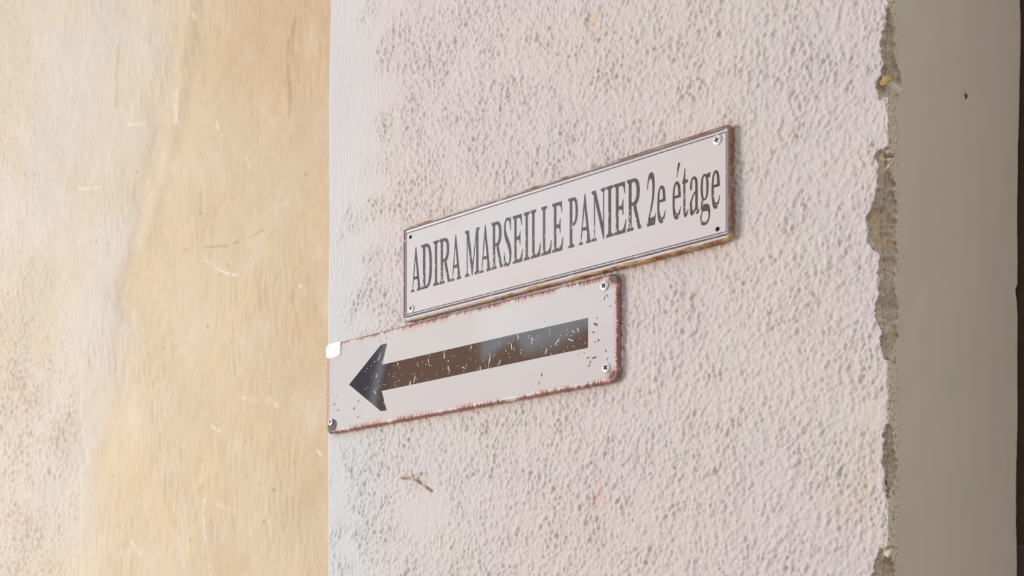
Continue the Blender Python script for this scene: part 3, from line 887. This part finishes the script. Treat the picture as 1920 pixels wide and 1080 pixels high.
def build_signs():
    global M_STEEL, M_RECESS
    g = G('zinc_steel', .48)
    g.xyz()
    g.color(g.mix(g.noise(g.obj, 900.0, 2), (.62, .62, .63, 1), (.80, .80, .80, 1)))
    g.set('Metallic', .35)
    M_STEEL = g.m
    M_RECESS = plain('recess_dark', lin(44, 44, 48), .6)  # recess faces get their own near-black colour
    m_hole = plain('hole_dark', lin(22, 20, 20), .9)

    # name plate
    root = sign_root('name_sign', NAME_C, 'white metal sign reading ADIRA MARSEILLE PANIER 2e étage')
    W, H, r = NAME_W, 100.0, 6.0
    def relief(X, Z, d):
        roll = 1.3 * (sstep(d, 0, 1.2) - .62 * sstep(d, 2.6, 5.0)) - .5
        return roll * 1.0 + 1.0 * sstep(-d, -.8, 0) * -.9
    p = plate_mesh('plate', W, H, r, 90, 34, relief, 4.2, mat_name_plate(W, H, r), root)
    yf = 0.0
    ink = mat_print('faded_black_print', lin(70, 62, 64), 2.15, .18, (.63, .69))
    for ch, x0, x1, z0, z1 in LETTERS:
        o = glyph_mesh('accent' if ch == "'" else 'letter', GLYPH[ch], x0, x1, z0, z1, ink, root, yf + .09)
        o['label'] = 'printed acute accent' if ch == "'" else 'printed dark serif character ' + ch
    screw(root, -180.4, -37.4, .1, 4.0, .35)
    screw(root, 179.0, 38.6, .1, 4.2, .15, (.12, -.1))
    for (x, z) in ((-181.6, 38.3), (179.2, -38.1)):
        disc('screw_hole', root, x, z, 0.02, 2.0, m_hole)  # flat near-black disc stands in for the shade inside an empty hole

    # arrow plate
    root = sign_root('arrow_sign', ARROW_C, 'rust-edged white metal sign with a dark arrow pointing left')
    W, H, r = ARROW_W, 100.0, 8.0
    def relief2(X, Z, d):
        bow = warp(X, Z)
        edge = -1.6 * (1 - sstep(d, 0, 2.2)) ** 1.5
        return bow + edge
    plate_mesh('plate', W, H, r, 120, 36, relief2, 3.4, mat_arrow_plate(W, H, r), root)
    # arrow print follows the bowed sheet
    poly = [(-157.8, .5), (-108.8, 35.8), (-99.8, 35.8), (-107.3, 14.2), (160.3, 14.1), (160.3, -14.0), (-108.0, -14.0), (-100.6, -35.8), (-110.2, -35.3)]
    m_arrow = mat_print('worn_black_arrow_print', lin(58, 50, 48), 2.8, .05, (.80, .84), 240.0)
    vs_, fs = [], []
    def quad_strip(xa, za0, za1, xb, zb0, zb1, n):
        b = len(vs_)
        for i in range(n + 1):
            t = i / n
            for k in range(5):
                a = za0 + (za1 - za0) * k / 4; c = zb0 + (zb1 - zb0) * k / 4
                x = xa + (xb - xa) * t; z = a + (c - a) * t
                vs_.append((x / 1000, -(warp(x, z) + .07) / 1000, z / 1000))
        for i in range(n):
            for k in range(4):
                fs.append((b + i * 5 + k, b + i * 5 + 5 + k, b + i * 5 + 6 + k, b + i * 5 + 1 + k))
    quad_strip(-157.8, .4, .6, -109.5, -35.3, 35.5, 20)
    quad_strip(-109.5, -35.3, -14.0, -109.49, -35.3, -14.0, 1)
    quad_strip(-109.49, 14.1, 35.5, -107.3, 14.1, 35.8, 2)
    quad_strip(-107.3, 14.1, 35.8, -99.8, 35.6, 35.9, 4)
    quad_strip(-109.49, -35.3, -14.0, -108.0, -35.5, -14.0, 2)
    quad_strip(-108.0, -35.5, -14.0, -100.6, -35.9, -35.6, 4)
    quad_strip(-109.5, -14.0, 14.1, 160.3, -14.0, 14.1, 110)
    a = mesh_object('arrow_print', vs_, fs, m_arrow, root, smooth=True)
    a['label'] = 'glossy dark printed arrow'
    # scraped flecks in the arrow and rust flecks around it
    m_fleck = plain('bare_white_fleck', lin(236, 226, 214), .6)
    m_rustf = plain('rust_fleck', lin(142, 70, 58), .7)
    def flecks(name, items, mat, label):
        v, f = [], []
        for (x, z, L, wd, ang) in items:
            ca, sa = math.cos(ang), math.sin(ang)
            n = 6; b = len(v)
            for i in range(n):
                t = 2 * math.pi * i / n
                ax, az = L / 2 * math.cos(t), wd / 2 * math.sin(t)
                px, pz = x + ax * ca - az * sa, z + ax * sa + az * ca
                v.append((px / 1000, -(warp(px, pz) + .12) / 1000, pz / 1000))
            f.append(tuple(range(b, b + n)))
        o = mesh_object(name, v, f, mat, root)
        o['kind'] = 'stuff'; o['label'] = label
        return o
    rd = random.Random(5)
    it = []
    for _ in range(120):
        if rd.random() < .13:
            x = rd.uniform(-135, -100); z = rd.uniform(-1, 1) * max(1, (x + 155) * .6)
        else:
            x = rd.uniform(-100, 158); z = rd.uniform(-13, 13)
        it.append((x, z, rd.uniform(.8, 1.5), rd.uniform(.7, 1.1), rd.uniform(0, 3)))
    for (x, z, L, a_) in [(-60, -9, 9, 1.25), (-40, 7, 6, 1.6), (-18, 9, 7, 1.7), (-12, -6, 9, 1.9), (8, -8, 5, -.6), (42, -6, 13, 1.3), (55, -10, 6, 1.1), (70, 3, 8, 1.7),
                          (95, 4, 9, 1.55), (112, -9, 7, 1.2), (125, -2, 9, .75), (140, -3, 7, -.5), (149, 5, 4, -1), (-66, -12, 6, 1.6), (-84, 11, 5, 1.6), (30, -12, 5, 1.6),
                          (78, 10, 5, 1.5), (-118, -14, 6, -.9), (-112, 22, 8, .9), (-116, 3, 4, 1.4), (-104, -26, 4, 1.2), (18, 11, 5, 1.5)]:
        it.append((x, z, L, 1.0, a_))
    flecks('paint_chips', it, m_fleck, 'tiny white scraped specks in the arrow')
    it2 = [(168.9, 6.4, 6, 2.2, -.6), (166.5, -.6, 3, 1.6, .3), (160.5, -23.4, 4, 1.2, .2), (167.3, -24.4, 6, 1.8, .15), (162.9, -28.0, 4, 1.0, 1.2), (161.5, -31.0, 2.5, 1.5, 0),
           (106.6, -30.8, 4, 1.5, 1.3), (103.4, -38.0, 5, .8, 1.6), (-143.2, -19.8, 3.5, 1.4, 1.0), (-149.8, -27.0, 4, 1.8, .8), (-175.0, -25.3, 3, 1.3, .3), (-144.0, -36.6, 3, 1.2, .6),
           (170.5, 12, 2, 1, .2), (172, -9, 3, 1.6, .5), (168, -10, 2, 1.2, 0), (178.6, 29, 5, .9, 1.4), (181.5, 30.5, 4, .9, 2.2), (185, 20, 2, 1.2, 0), (156, -18, 1.6, 1.0, 0), (150, -19, 1.4, 1.0, .4),
           (-100.5, 41.5, 4, .7, 1.6), (-110, 40, 3, .7, 1.5), (-181, -18, 4, 1.2, .7), (-178, -10, 2, .9, 0), (110, 20, 1.2, .8, 0), (182, -28, 3, 1, .9), (180, -20, 3.5, 1.2, 1.9)]
    flecks('rust_specks', it2, m_rustf, 'small rust marks on the plate')
    screw(root, 178.7, 39.9, .3, 4.3, .78, (.05, .0))
    screw(root, 180.7, -36.1, .3, 4.3, .72)
    w_ = disc('washer', root, -184.0, -40.6, .0, 6.3, plain('dark_washer', lin(96, 84, 80), .5, nscale=400, amt=.5), .9, 28, .02)
    w_['label'] = 'dark rusty washer under the screw'
    screw(root, -185.2, -37.6, 1.6, 3.7, .3)
    # bright white spot on the upper left corner, built as a raised shape
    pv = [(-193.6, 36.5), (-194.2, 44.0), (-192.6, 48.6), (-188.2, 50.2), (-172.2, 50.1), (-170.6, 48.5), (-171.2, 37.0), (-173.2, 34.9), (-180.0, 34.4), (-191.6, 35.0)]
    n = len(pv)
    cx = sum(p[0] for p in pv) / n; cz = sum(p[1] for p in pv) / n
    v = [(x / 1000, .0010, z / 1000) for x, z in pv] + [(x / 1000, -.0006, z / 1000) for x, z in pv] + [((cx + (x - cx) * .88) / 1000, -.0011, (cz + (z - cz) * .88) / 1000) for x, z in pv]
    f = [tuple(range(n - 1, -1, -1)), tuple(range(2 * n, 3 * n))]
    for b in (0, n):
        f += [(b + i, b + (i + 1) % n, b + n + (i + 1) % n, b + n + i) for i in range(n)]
    piece = mesh_object('white_spot', v, f, plain('bright_white', (.97, .97, .97, 1), .25, 1.8, amt=.02), root, smooth=False)
    piece['label'] = 'bright white spot on the upper left corner'


def warp(X, Z):
    return .9 * np.sin(X / 62.0 + Z / 55.0) * .35 + .25 * np.sin(X / 24.0 - Z / 30.0) * .25 + .5 * np.cos(X / 193.9 * 1.57) - .25


# ------------------------------------------------------------------ crumbs in the chipped arris
def crumb(name, s, q, z, rx, rz, rd_, mat, parent, seed, label):
    """a broken flake: a jittered low dome facing out of the arris"""
    rr = random.Random(seed)
    v, f = [], []
    n, rings = 9, 3
    for k in range(rings):
        t = 1 - k / rings
        for i in range(n):
            a = 2 * math.pi * i / n
            jx = t * (1 + rr.uniform(-.32, .3))
            v.append((rx * jx * math.cos(a), -rd_ * (1 - t * t) - rr.uniform(0, .2) * rd_, rz * jx * math.sin(a)))
    v.append((0, -rd_ * 1.05, 0))
    for i in range(n):
        v.append((v[i][0] * .9, 2.5, v[i][2] * .9))
    for k in range(rings - 1):
        f += [(k * n + i, k * n + (i + 1) % n, (k + 1) * n + (i + 1) % n, (k + 1) * n + i) for i in range(n)]
    top = (rings - 1) * n
    f += [(top + i, top + (i + 1) % n, rings * n) for i in range(n)]
    b0 = rings * n + 1
    f += [(i, b0 + i, b0 + (i + 1) % n, (i + 1) % n) for i in range(n)]
    o = mesh_object(name, [(a / 1000, b / 1000, c / 1000) for a, b, c in v], f, mat, parent)
    p = CORNER + s / 1000 * WX + q / 1000 * DX
    o.location = (p[0], p[1], z / 1000)
    o['label'] = label
    return o


# ------------------------------------------------------------------ build everything
# ground the place stands on
mesh_object('floor', [(-14, -9, 0), (6, -9, 0), (6, 6, 0), (-14, 6, 0)], [(0, 1, 2, 3)], plain('paving', lin(150, 140, 128), .9, nscale=3.0), kind='structure')
wall_c, wall_r = build_corner()
build_tan()

# dark door in the depth of the reveal
m_door = plain('dark_stained_wood', lin(84, 62, 48), .45, nscale=30.0, amt=.3)
door = wall_box('door_1', -.06, .95, .392, .432, 0.0, 2.9, m_door, kind='structure')
door['label'] = 'dark brown wooden door deep in the reveal'
wall_box('door_rail', -.055, .90, .384, .394, 1.48, 1.688, plain('door_rail_wood', lin(84, 68, 56), .5, nscale=30.0), door, .004)
wall_box('door_stile', -.055, -.012, .386, .394, 1.70, 2.8, m_door, door, .003)

build_signs()

m_yel = plain('yellow_foam', lin(206, 178, 118), .8, nscale=300)
m_filler = plain('pale_filler', lin(222, 206, 182), .9, nscale=200)
m_lime = plain('loose_lime', lin(226, 212, 184), .9, nscale=200)
crumb('foam_plug', -3.0, 4.0, 2023.5, 4.6, 3.6, 1.2, m_yel, wall_c, 1, 'yellow foam bit in the chipped edge')
crumb('filler_smear', -2.0, 15.5, 2021.5, 6.5, 4.5, 1.2, m_filler, wall_c, 2, 'pale filler smear beside the yellow bit')
crumb('nick_mark', -.6, 200.5, 2087, 1.6, 2.6, .8, plain('nick_brown', lin(96, 82, 68), .9), wall_r, 9, 'dark nick in the smooth reveal')  # dark brown dome added over the nick so that it shows
crumb('lime_crumb', -1.5, 5.5, 1648.0, 3.2, 4.0, 2.5, m_lime, wall_c, 5, 'pale crumb hanging at the chipped edge')

# houses across the lane on the left (they show as reflections in the glossy arrow plate)
def block(name, x, prof, mat, label):
    n = len(prof)
    v = [(x, y, z) for y, z in prof] + [(x - .5, y, z) for y, z in prof]
    f = [tuple(range(n)), tuple(range(2 * n - 1, n - 1, -1))] + [(i, i + n, (i + 1) % n + n, (i + 1) % n) for i in range(n)]
    o = mesh_object(name, v, f, mat, kind='structure')
    o['label'] = label
    return o


lane = [(.52, 0), (.52, 3.78), (.06, 3.78), (.03, 3.28), (-.27, 3.47), (-.30, 3.36), (-.68, 3.66), (-1.10, 3.7), (-1.12, 5.3), (-3.2, 5.3), (-3.2, 0)]
block('wall_lane', -5.4, lane, plain('terracotta_plaster', (.78, .42, .26, 1), .9, nscale=2.0), 'terracotta house fronts across the lane')
block('wall_lane_far', -5.6, [(3.4, 0), (3.4, 4.6), (.61, 4.6), (.61, 0)], plain('slate_blue_plaster', (.17, .22, .34, 1), .9, nscale=2.0), 'slate blue house wall across the lane')
